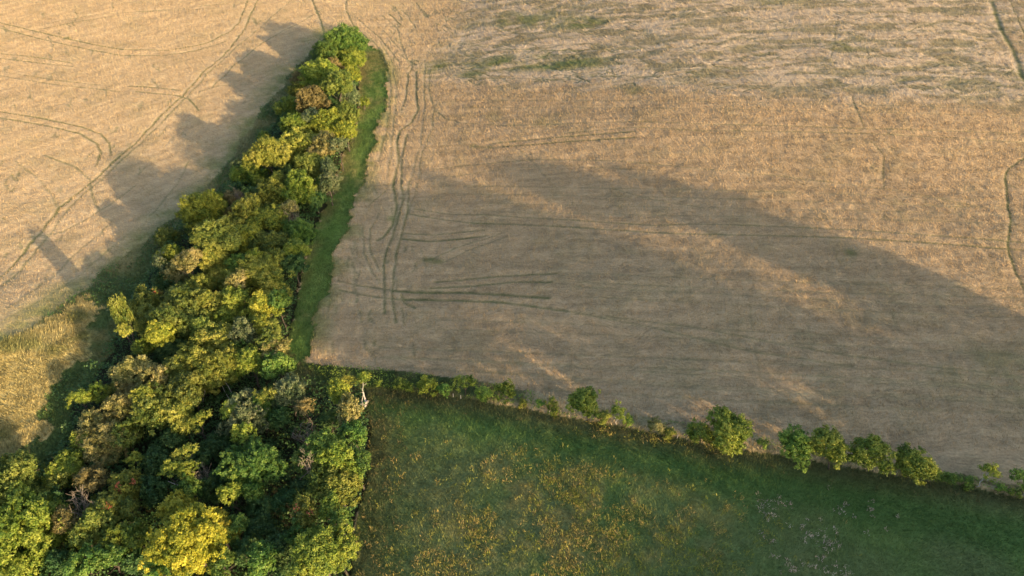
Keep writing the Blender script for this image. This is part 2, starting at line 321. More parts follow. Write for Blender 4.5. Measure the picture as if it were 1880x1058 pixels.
def px_d(cx, cy, rx, ry):
    X, Y, _ = at(cx, cy); a = rx*mpp(cx, cy); b = ry*mpp(cx, cy)/.72
    return lambda x, y: np.exp(-(((x-X)/a)**2+((y-Y)/b)**2))
D1 = px_d(1030, 925, 215, 115); D2 = px_d(900, 1010, 140, 60); D3 = px_d(1180, 800, 190, 22); D4 = px_d(1330, 840, 120, 20); D5 = px_d(1240, 980, 160, 80); D6 = px_d(760, 1000, 60, 90)
def ground_colour(x, y, z):
    """albedo per vertex and crop height (relief)"""
    n1 = fbm(x, y, 18, 31); n2 = fbm(x, y, 4.5, 41); n3 = fbm(x, y, 1.3, 51, 3); n4 = fbm(x, y, 60, 61, 2)
    C = np.zeros(x.shape+(3,)); h = np.zeros(x.shape)
    def mix(a, b, t): return np.asarray(a)*(1-t[..., None]) + np.asarray(b)*t[..., None]
    W = mix((.375, .292, .175), (.425, .330, .200), n1)
    W = mix(W, (.34, .275, .16), np.clip((n2-.5)*3, 0, .8))
    W = W * (.86 + .28*n3)[..., None]
    lodged = sum(inside(Z_lodged, x + (n1-.5)*26 + a, y + (n2-.5)*9 + b).astype(float) for a, b in ((-6, -2), (6, -4), (0, 2), (-2, 5), (5, 0)))/5
    wav = fbm(x*.45+fbm(x, y, 9, 33)*9, y*1.5+fbm(x, y, 7, 34)*7, 3.2, 35, 4)
    W = mix(W, mix((.49, .41, .30), (.235, .22, .135), np.clip((wav-.42)*5, 0, 1)), lodged*.78)
    T = np.zeros(x.shape)
    for poly, wd, s in TR:
        lo = poly.min(0)-2.5*wd-.5; hi = poly.max(0)+2.5*wd+.5
        ix = np.where((x[0] > lo[0]) & (x[0] < hi[0]))[0]; iy = np.where((y[:, 0] > lo[1]) & (y[:, 0] < hi[1]))[0]
        if len(ix) == 0 or len(iy) == 0: continue
        a, b, c, d = iy[0], iy[-1]+1, ix[0], ix[-1]+1
        xs = x[a:b, c:d]; ys = y[a:b, c:d]
        dd = dist_line(poly, xs + (n2[a:b, c:d]-.5)*.9, ys + (n3[a:b, c:d]-.5)*.7)
        f = np.clip(1.25-dd/wd, 0, 1)*s*(.55+.9*n2[a:b, c:d])
        T[a:b, c:d] = np.maximum(T[a:b, c:d], f)
    T = np.clip(T, 0, 1); global TRK; TRK = T
    W = mix(W, mix((.085, .110, .035), (.15, .145, .06), n3), np.clip(T*1.05, 0, .9))
    for pp, a, b, s in GREENP:
        cx, cy = pp[0]
        g = np.clip(1.3-np.hypot((x-cx)/a, (y-cy)/b), 0, 1)*s*np.clip((n2-.25)*3, 0, 1)
        W = mix(W, (.12, .15, .05), np.clip(g, 0, .85))
    wl = z <= 1
    C[wl] = W[wl]
    zl = z == 0
    rowc = np.where(zl, (x*.80 - y*.60), (y + .05*x)) + (n1-.5)*2.5
    rown = fbm(np.where(zl, x*.6+y*.8, x)*.12, rowc, 1.15, 37, 3)
    W = W*(1 + (rown-.5)*.46*(1-lodged*.6))[..., None]
    W = W*(1 - np.clip((x+40)/30, 0, 1)[..., None]*(1-.45*lodged[..., None])*np.array([.13, .165, .19]))  # browner crop in the right field, its duller light also put into the colour
    # green seeps into the wheat along both edges of the wood
    e1 = np.clip(1-(dist_line(WL, x, y)-1)/6.5, 0, 1)*np.clip((n2-.2)*2.2, 0, 1)
    e1 = np.maximum(e1, np.clip(1-dist_line(SR, x, y)/4.5, 0, 1)*np.clip((n2-.3)*4, 0, 1)); W = mix(W, mix((.13, .165, .05), (.24, .23, .09), n3), e1*.9)
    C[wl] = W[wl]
    h[wl] = (.7 + .25*(n2-.5) + .35*(n3-.5) - .22*T - lodged*.35*wav)[wl]
    G = mix((.088, .168, .036), (.140, .205, .056), n2); G = mix(G, (.20, .18, .07), np.clip((n1-.5)*3+(n3-.5)*1.2, 0, .75))
    G = G*(.72+.56*n3)[..., None]; dsr = dist_line(SR, x, y); G = mix(G, (.21, .185, .075), np.clip((dsr-3.5)/4, 0, 1)*np.clip((n2-.3)*4, 0, 1)*.9)
    k = z == 2; C[k] = G[k]; h[k] = (.2+.25*n3)[k]
    G = mix((.055, .095, .026), (.095, .130, .042), n3); G = mix(G, (.19, .175, .07), np.clip((n2-.5)*3, 0, .8))
    dwl = dist_line(WL, x, y); G = mix(G, (.24, .215, .10), np.clip(1-dwl/9, 0, 1)*np.clip(n2*2-.2, 0, 1)*.75)
    k = z == 3; C[k] = G[k]; h[k] = (.3+.6*(n2-.3)+.3*n3)[k]
    G = mix((.32, .28, .115), (.44, .37, .165), n3); G = mix(G, (.17, .18, .06), np.clip((n2-.5)*4, 0, .8))
    k = z == 4; C[k] = G[k]; h[k] = (.4+.8*(n2-.3)+.4*n3)[k]
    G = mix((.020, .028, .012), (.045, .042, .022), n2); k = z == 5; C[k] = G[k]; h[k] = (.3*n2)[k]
    G = mix((.05, .075, .022), (.14, .12, .05), np.clip((n2-.35)*2.5, 0, 1))
    earth = np.clip((x-(-8))/14, 0, 1)*np.clip((52-x)/14, 0, 1)
    G = mix(G, (.44, .34, .19), earth*np.clip((n2-.25)*3, 0, 1)*.95)
    dhs = dist_line(HEDG, x, y); G = mix(G, (.40, .31, .17), np.clip(1.5-dhs/.8, 0, 1)*np.clip((x+12)/10, 0, 1)*np.clip(n2*2.4-.3, 0, 1))
    k = z == 6; C[k] = G[k]; h[k] = (.45+.5*n2)[k]
    G = mix((.088, .158, .040), (.135, .198, .056), n2)
    G = mix(G, (.145, .165, .070), np.clip((n1-.4)*3, 0, .9)*.8); G = mix(G, (.235, .20, .075), np.clip(D1(x, y)+.7*D2(x, y)+.8*D3(x, y)+.5*D5(x, y), 0, 1)*np.clip((n2-.42)*4+(n3-.5)*1.5, 0, 1)*.55)
    dl = dist_line(MOWN, x, y); G = mix(G, (.070, .135, .034), np.clip(1.4-dl/3.2, 0, 1)*.8)
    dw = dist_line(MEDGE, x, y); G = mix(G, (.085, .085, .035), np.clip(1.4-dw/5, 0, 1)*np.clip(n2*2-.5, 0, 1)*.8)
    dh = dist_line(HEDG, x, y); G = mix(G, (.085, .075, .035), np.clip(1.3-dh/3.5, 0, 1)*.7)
    k = z == 7; C[k] = G[k]; h[k] = (.15+.25*n2+.25*n3)[k]
    return C, h
Z_lodged = P((790,120),(830,150),(900,155),(1060,157),(1250,162),(1450,180),(1700,190),(1900,205),(1900,-60),(860,-60),(835,60))
MOWN = P((700,735),(800,742),(900,770),(1000,805),(1100,830),(1250,860),(1400,893),(1600,930),(1900,1000))
MEDGE = P((680,720),(690,850),(672,930),(655,1000),(645,1100))
HEDG = P(*hedge_s)
WL = P(*wheat_l)
SR = P(*strip_r)

# one nonuniform grid out to the horizon, split by zone into the fields
S = .30
def axis(lo, hi):
    a = list(np.arange(lo, hi+S/2, S)); st = S; v = a[-1]
    out = []
    while v < 4200: st *= 1.16; v += st; out.append(v)
    st = S; v = lo; pre = []
    while v > -4200: st *= 1.16; v -= st; pre.append(v)
    return np.array(pre[::-1]+a+out)
ax_, ay_ = axis(-180, 186), axis(30, 290)
gx, gy = np.meshgrid(ax_, ay_)
gz = zone(gx, gy)
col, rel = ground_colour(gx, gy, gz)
for _ in range(2):      # soften the steps between fields
    q = rel.copy(); q[1:-1, 1:-1] = (rel[1:-1, 1:-1]*2 + rel[:-2, 1:-1]+rel[2:, 1:-1]+rel[1:-1, :-2]+rel[1:-1, 2:])/6; rel = q
hz = H(gx, gy) + rel
nx = len(ax_); ny = len(ay_)
idx = np.arange(nx*ny).reshape(ny, nx)
quads = np.stack([idx[:-1, :-1], idx[:-1, 1:], idx[1:, 1:], idx[1:, :-1]], -1).reshape(-1, 4)
fz = gz[:-1, :-1].ravel()
allco = np.stack([gx.ravel(), gy.ravel(), hz.ravel()], -1); allcol = col.reshape(-1, 3)
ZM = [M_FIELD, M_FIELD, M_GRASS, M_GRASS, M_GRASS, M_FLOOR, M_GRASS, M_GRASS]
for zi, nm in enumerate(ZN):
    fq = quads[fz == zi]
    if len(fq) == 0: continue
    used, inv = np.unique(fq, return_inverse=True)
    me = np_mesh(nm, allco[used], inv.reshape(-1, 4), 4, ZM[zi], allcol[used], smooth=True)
    tag(link(bpy.data.objects.new(nm, me)), kind="structure")
def gh(x, y):
    """surface height incl. crop relief near the camera (nearest grid vertex)"""
    i = np.clip(np.searchsorted(ax_, x), 0, nx-1); j = np.clip(np.searchsorted(ay_, y), 0, ny-1)
    return hz[j, i]
def gcol(x, y):
    i = np.clip(np.searchsorted(ax_, x), 0, nx-1); j = np.clip(np.searchsorted(ay_, y), 0, ny-1)
    return col[j, i], gz[j, i]

# ---------------------------------------------------------------- blades and tufts (stuff)
rng = np.random.default_rng(11)
def blades(name, x, y, z, yaw, tilt, ln, wd, c, mat, label, cat=None):
    n = len(x)
    d = np.stack([np.cos(yaw)*np.sin(tilt), np.sin(yaw)*np.sin(tilt), np.cos(tilt)], -1)
    s = np.stack([-np.sin(yaw), np.cos(yaw), np.zeros(n)], -1)
    rot = rng.uniform(-.9, .9, n); u = np.cross(d, s); s = s*np.cos(rot)[:, None] + u*np.sin(rot)[:, None]
    b = np.stack([x, y, z], -1)
    co = np.stack([b - s*wd[:, None]/2, b + s*wd[:, None]/2, b + d*ln[:, None]], 1).reshape(-1, 3)
    f = np.arange(3*n).reshape(-1, 3)
    me = np_mesh(name, co, f, 3, mat, c)
    o = link(bpy.data.objects.new(name, me)); tag(o, label, cat or 'grass', kind="stuff")
    return o
def scatter(n, x0, x1, y0, y1, zones):
    x = rng.uniform(x0, x1, n); y = rng.uniform(y0, y1, n)
    # keep only what lies within a little of the photographed area
    dep = y*CT + CAM_H*ST; k = (np.abs(x) < dep*.80+3)
    x = x[k]; y = y[k]; c, zz = gcol(x, y)
    k = np.isin(zz, zones); return x[k], y[k], c[k], zz[k]

# wheat stalks
x, y, c, zz = scatter(1600000, -195, 200, 60, 292, [0, 1])
def gtrk(x, y): return TRK[np.clip(np.searchsorted(ay_, y), 0, ny-1), np.clip(np.searchsorted(ax_, x), 0, nx-1)]
keep = rng.random(len(x)) > gtrk(x, y)*3.2
x, y, c = x[keep], y[keep], c[keep]
far = np.clip((y-60)/200, 0, 1); keep = rng.random(len(x)) < (1-.35*far); x, y, c, far = x[keep], y[keep], c[keep], far[keep]
lod0 = inside(Z_lodged, x, y).astype(float)
yaw = R(125) + (fbm(x, y, 12, 71)-.5)*R(160)*(1+lod0) + (fbm(x, y, 3.2, 72)-.5)*R(120)*(1+1.5*lod0) + rng.normal(0, .45, len(x))
lod = inside(Z_lodged, x, y)
tilt = np.clip(rng.normal(R(40), R(15), len(x)) + lod*R(30), R(5), R(84))
ln = rng.uniform(.32, .68, len(x))*(1+.3*far)*(1+.55*lod); wd = rng.uniform(.05, .11, len(x))*(1+.5*far)
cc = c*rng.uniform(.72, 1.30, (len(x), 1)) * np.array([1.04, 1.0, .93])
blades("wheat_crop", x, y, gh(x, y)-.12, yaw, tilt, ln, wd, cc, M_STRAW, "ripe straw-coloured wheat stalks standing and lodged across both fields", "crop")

# grass of the margins, bank and meadow
def grass(name, n, zones, lnr, wdr, label, box, boost=1.35, tilt_m=35):
    x, y, c, zz = scatter(n, *box, zones)
    m = len(x); yaw = (fbm(x, y, 9, 81)-.5)*R(500)+rng.normal(0, .7, m); tilt = np.abs(rng.normal(R(tilt_m), R(16), m))
    ln = rng.uniform(*lnr, m); wd = rng.uniform(*wdr, m)
    cc = c*rng.uniform(.7, boost, (m, 1))
    blades(name, x, y, gh(x, y)-.08, yaw, tilt, ln, wd, cc, M_BLADE, label)
grass("margin_grass", 330000, [2], (.25, .55), (.06, .14), "green grass strip running along the right side of the wood", (-60, -15, 80, 245))
grass("bank_grass", 300000, [3], (.4, 1.0), (.08, .18), "long rough dark green grass between the wheat and the left edge of the wood", (-130, -30, 55, 240))
grass("tussock_grass", 160000, [4], (.5, 1.1), (.08, .18), "pale straw tussock grass at the left edge below the wheat", (-125, -55, 50, 110), 1.4)
grass("hedge_bank_grass", 120000, [6], (.4, .9), (.07, .15), "mixed dry and green grass along the hedge bank", (-40, 100, 40, 95), 1.5)
grass("meadow_grass", 420000, [7], (.25, .6), (.05, .12), "dark green meadow grass with a mown track", (-40, 105, 28, 82), 1.5)

# seed heads and dry tufts in the meadow
def tufts(name, n, dens, cols, per, hgt, spread, wdr, label, cat, box):
    x = rng.uniform(box[0], box[1], n*12); y = rng.uniform(box[2], box[3], n*12)
    c_, zz = gcol(x, y); k = (zz == 7) & (rng.random(len(x)) < dens(x, y)); x = x[k][:n]; y = y[k][:n]
    m = len(x); pick = rng.integers(0, len(cols), m); cc = np.array(cols)[pick]
    X = np.repeat(x, per) + rng.normal(0, spread, m*per); Y = np.repeat(y, per) + rng.normal(0, spread, m*per)
    c = np.repeat(cc, per, 0)*rng.uniform(.75, 1.2, (m*per, 1))
    yaw = rng.uniform(0, 6.283, m*per); tilt = np.abs(rng.normal(R(38), R(18), m*per)); ln = rng.uniform(.5, 1, m*per)*hgt
    z = gh(X, Y) + rng.uniform(0, .35, m*per)*hgt
    blades(name, X, Y, z, yaw, tilt, ln, rng.uniform(*wdr, m*per), c, M_BLADE, label, cat)
def mown_k(x, y): return np.clip(dist_line(MOWN, x, y)/3.2-.7, 0.03, 1)
tufts("dry_seed_heads", 2100, lambda x, y: (D1(x, y)+.9*D2(x, y)+.8*D3(x, y)+.6*D5(x, y)+.12*D6(x, y))*np.clip((fbm(x, y, 3.5, 91)-.45)*6, .02, 1)*mown_k(x, y),
      [(.40, .32, .08), (.46, .34, .12), (.30, .29, .07), (.36, .36, .08)], 8, .55, .28, (.045, .10), "amber dry seed heads clumped through the middle of the meadow", "wildflowers", (-30, 90, 30, 80))
tufts("yellow_ragwort", 1500, lambda x, y: (.7*D1(x, y)+D3(x, y)+D4(x, y)+.8*D5(x, y))*np.clip((fbm(x, y, 4, 95)-.42)*5, .02, 1)*mown_k(x, y),
      [(.26, .29, .04), (.22, .27, .05), (.34, .34, .05)], 8, .5, .28, (.045, .10), "yellow-green flowering weeds in the meadow near the hedge", "wildflowers", (-30, 90, 30, 80))
tufts("brown_weeds", 650, lambda x, y: np.clip(1.5-dist_line(MEDGE, x, y)/5, 0, 1)*.8 + np.clip(1.2-dist_line(HEDG, x, y)/3.5, 0, 1)*.5,
      [(.15, .13, .055), (.19, .155, .07), (.11, .12, .045)], 8, .55, .35, (.04, .10), "brown seeding weeds along the meadow edge", "weeds", (-30, 95, 30, 80))
DP = [px_d(1410, 945, 14, 28), px_d(1440, 950, 26, 18), px_d(1455, 1030, 30, 50), px_d(1470, 960, 30, 30), px_d(1520, 945, 50, 14), px_d(1500, 985, 34, 26), px_d(1425, 1005, 20, 20), px_d(1600, 990, 20, 10), px_d(1430,925,14,6), px_d(1530,1040,30,30)]
tufts("pink_white_thistles", 620, lambda x, y: sum(d(x, y) for d in DP)*np.clip((fbm(x, y, 2.2, 97)-.4)*5, .02, 1)*.6,
      [(.62, .46, .36), (.55, .42, .36), (.66, .55, .42)], 9, .45, .20, (.055, .10), "pale pink thistle and dock heads in the lower right of the meadow", "wildflowers", (20, 70, 25, 70))

# ---------------------------------------------------------------- trees
def crown_mesh(name, r, rz, seed, leaf=.30, dens=1.0, droop=.35, lobe=(.22, .36), open_=0.0):
    """leaf quads on the skins of many lobes spread through an uneven ellipsoid; origin at crown centre"""
    g = np.random.default_rng(seed)
    nl = int(np.clip(12 + r*r*4.6, 14, 170))
    ph = g.uniform(0, 6.283, nl); cz = g.uniform(-.55, 1, nl); rr = np.sqrt(1-cz**2)
    lr = np.clip(g.uniform(*lobe, nl)*r, .32, 1.15)*g.choice([.55, .8, 1.0, 1.2], nl)
    rad = g.uniform(.50, 1.12, nl); rad[: nl//5] *= .6
    wob = 1 + .20*np.sin(2*ph+g.uniform(0, 6)) + .16*np.sin(3*ph+g.uniform(0, 6)) + .08*np.sin(7*ph)
    c = np.stack([np.cos(ph)*rr*(r-lr*.7)*rad*wob, np.sin(ph)*rr*(r-lr*.7)*rad*wob, cz*(rz-lr*.5)*rad], -1)
    V = []; F_ = []; val = []
    for i in range(nl):
        n = int(66*dens*(lr[i]/.30)**2 * (.30/leaf)**2 * .30)
        n = max(n, 20)
        out = c[i]/np.array([r, r, rz]); out = out/(np.linalg.norm(out)+1e-6)
        ns = max(5, int(7*(lr[i]/.5)**1.6)); sd = g.normal(size=(ns, 3)); sd /= np.linalg.norm(sd, axis=1)[:, None]
        sd = sd[sd@out > -.4]; ns = len(sd)
        if ns == 0: continue
        srad = g.uniform(.70, 1.22, ns)*lr[i]; svar = g.uniform(-.12, .12, ns); pick = g.integers(0, ns, int(n*.8))
        n = len(pick); off = g.normal(0, .135, (n, 3))*(.8+.35*lr[i])
        p = c[i] + (sd*srad[:, None])[pick]*np.array([1, 1, .85]) + off
        d = sd[pick]*.8 + off*3; d /= np.linalg.norm(d, axis=1)[:, None]+1e-9
        nr = d*.9 + g.normal(0, .55, (n, 3)) + np.array([0, 0, .25]); nr /= np.linalg.norm(nr, axis=1)[:, None]
        t = np.cross(nr, g.normal(size=(n, 3))); t /= np.linalg.norm(t, axis=1)[:, None]+1e-9; b = np.cross(nr, t)
        s = leaf*g.uniform(.6, 1.25, n)[:, None]
        q = np.stack([p-t*s*.62, p-b*s*.36+nr*s*.06, p+t*s*.62, p+b*s*.36-nr*s*.06], 1)
        V.append(q.reshape(-1, 3)); lv = g.uniform(-.26, .26)
        val.append(np.clip(.5 + lv + svar[pick] + g.normal(0, .15, n), 0, 1))
    V = np.concatenate(V); val = np.concatenate(val)
    me = np_mesh(name, V, np.arange(len(V)).reshape(-1, 4), 4, None, val=val)
    me.materials.append(LM['green'])
    return me
def limb(V, Fc, a, b, ra, rb, n=7, segs=4, wob=.08, g=None):
    a = np.array(a, float); b = np.array(b, float); L = np.linalg.norm(b-a)
    ax = (b-a)/L; u = np.cross(ax, [.3, .9, .1]); u /= np.linalg.norm(u); v = np.cross(ax, u)
    base = len(V)
    for s in range(segs+1):
        t = s/segs; off = (g.normal(0, wob*L*.12, 3) if g is not None and 0 < s < segs else 0)
        c = a+(b-a)*t+off; rr = ra+(rb-ra)*t
        if s == 0: rr *= 1.25
        for k in range(n):
            an = 2*math.pi*k/n; V.append(c+(u*math.cos(an)+v*math.sin(an))*rr)
    for s in range(segs):
        for k in range(n):
            i = base+s*n+k; j = base+s*n+(k+1) % n; Fc.append((i, j, j+n, i+n))
def trunk_mesh(name, h, r, cr, seed, mat, limbs=5, lean=0.0):
    """origin at ground; trunk to the crown centre height h, limbs into a crown of radius cr"""
    g = np.random.default_rng(seed); V = []; Fc = []
    top = np.array([lean*h, 0, h*.9])
    limb(V, Fc, (0, 0, -.4), top, r, r*.45, 9, 6, .25, g)
    for i in range(limbs):
        an = 6.283*i/limbs + g.uniform(-.4, .4); t = g.uniform(.45, .85); a = top*t
        b = a + np.array([math.cos(an)*cr*.72, math.sin(an)*cr*.72, g.uniform(.25, .6)*cr])
        limb(V, Fc, a, b, r*.34, r*.07, 6, 4, .5, g)
        m = (a+b)/2; b2 = m + np.array([math.cos(an+.8)*cr*.4, math.sin(an+.8)*cr*.4, cr*.35])
        limb(V, Fc, m, b2, r*.2, r*.06, 5, 3, .5, g)
    return np_mesh(name, np.array(V), np.array(Fc), 4, mat, smooth=True)
CR = {}
def crown_for(r, seed):
    """shared crown meshes by size class; scaled only a little to the wanted radius"""
    cls = [1.0, 1.5, 2.1, 2.9, 3.8, 4.8, 6.2]
    c = min(cls, key=lambda v: abs(math.log(v/r))); k = seed % 3
    if (c, k) not in CR:
        CR[(c, k)] = crown_mesh("crown", c, c*(.92, .80, .88)[k], int(c*100)+k, leaf=.18 if c < 2 else .215, dens=1.45)
    return CR[(c, k)], c
TK = {}
def trunk_for(h, r, seed, mat):
    hh = max(1, round(h)); rc = max(1, round(r)); key = (hh, rc, seed % 2, mat.name)
    if key not in TK: TK[key] = trunk_mesh("trunk", hh, .055*rc+.05, rc, seed % 2+hh, mat)
    return TK[key], hh
def tree(name, px, py, rpx, kind, label, cat='tree', h=None, group=None, bark=None, asp=1.0, world=None, flat=1.0):
    """crown centre seen at px,py with radius rpx photo pixels"""
    r = rpx*mpp(px, py, 6)
    if h is None: h = 4.2 + 1.15*r
    if world: X, Y = world; zg = float(H(X, Y))
    else: X, Y, zg = at(px, py, h)
    sd = int(px*7+py*13)
    e = bpy.data.objects.new(name, None); link(e); e.location = (X, Y, zg); e.empty_display_size = .5
    e.rotation_euler = (0, 0, (sd % 628)/100)
    tag(e, label, cat, group)
    tm, th = trunk_for(h, r, sd, bark or M_BARK)
    t = link(bpy.data.objects.new("trunk", tm), e); t.scale = (1, 1, (h+.6)/th)
    cm, cr = crown_for(r, sd)
    c = link(bpy.data.objects.new("crown", cm), e); s = r/cr
    c.location = (0, 0, h+.6); c.scale = (s*asp, s, s*flat)
    c.material_slots[0].link = 'OBJECT'; c.material_slots[0].material = LM[kind]
    return e, c, r, h

SHADE = []          # (p across the sun's direction, q towards the sun, crown centre height above the datum, radius, half height)
for k in range(13):
    p_ = 44 + 6.6*k; q_ = min(60 + (max(p_, 48)-48)*1.45, 112) + (5 if k % 2 else 0)
    for m_, (pp, qq) in enumerate(((p_, q_), (p_+3.3, q_+11))):
        if 98.5 < pp: continue
        bot = 27.5 if pp < 58 else 34.5 if pp < 90 else 27.5
        tp = 49.5 + (3.0, -3.5, 1.0, -1.5, 4.0)[(k*2+m_) % 5] - max(0, pp-80)*.25
        SHADE.append((pp, qq, (bot+tp)/2, 6.0, (tp-bot)/2))
SHADE += [(115.6, 112, 34, 5.6, 12), (121.3, 98, 33, 6.2, 10), (118.5, 106, 28, 6, 8), (108, 116, 30, 6, 6), (106, 122, 47, 5.5, 4.5), (110.5, 126, 47, 5.5, 4.5), (104, 118, 27, 6, 7), (112, 116, 26, 6, 8)]

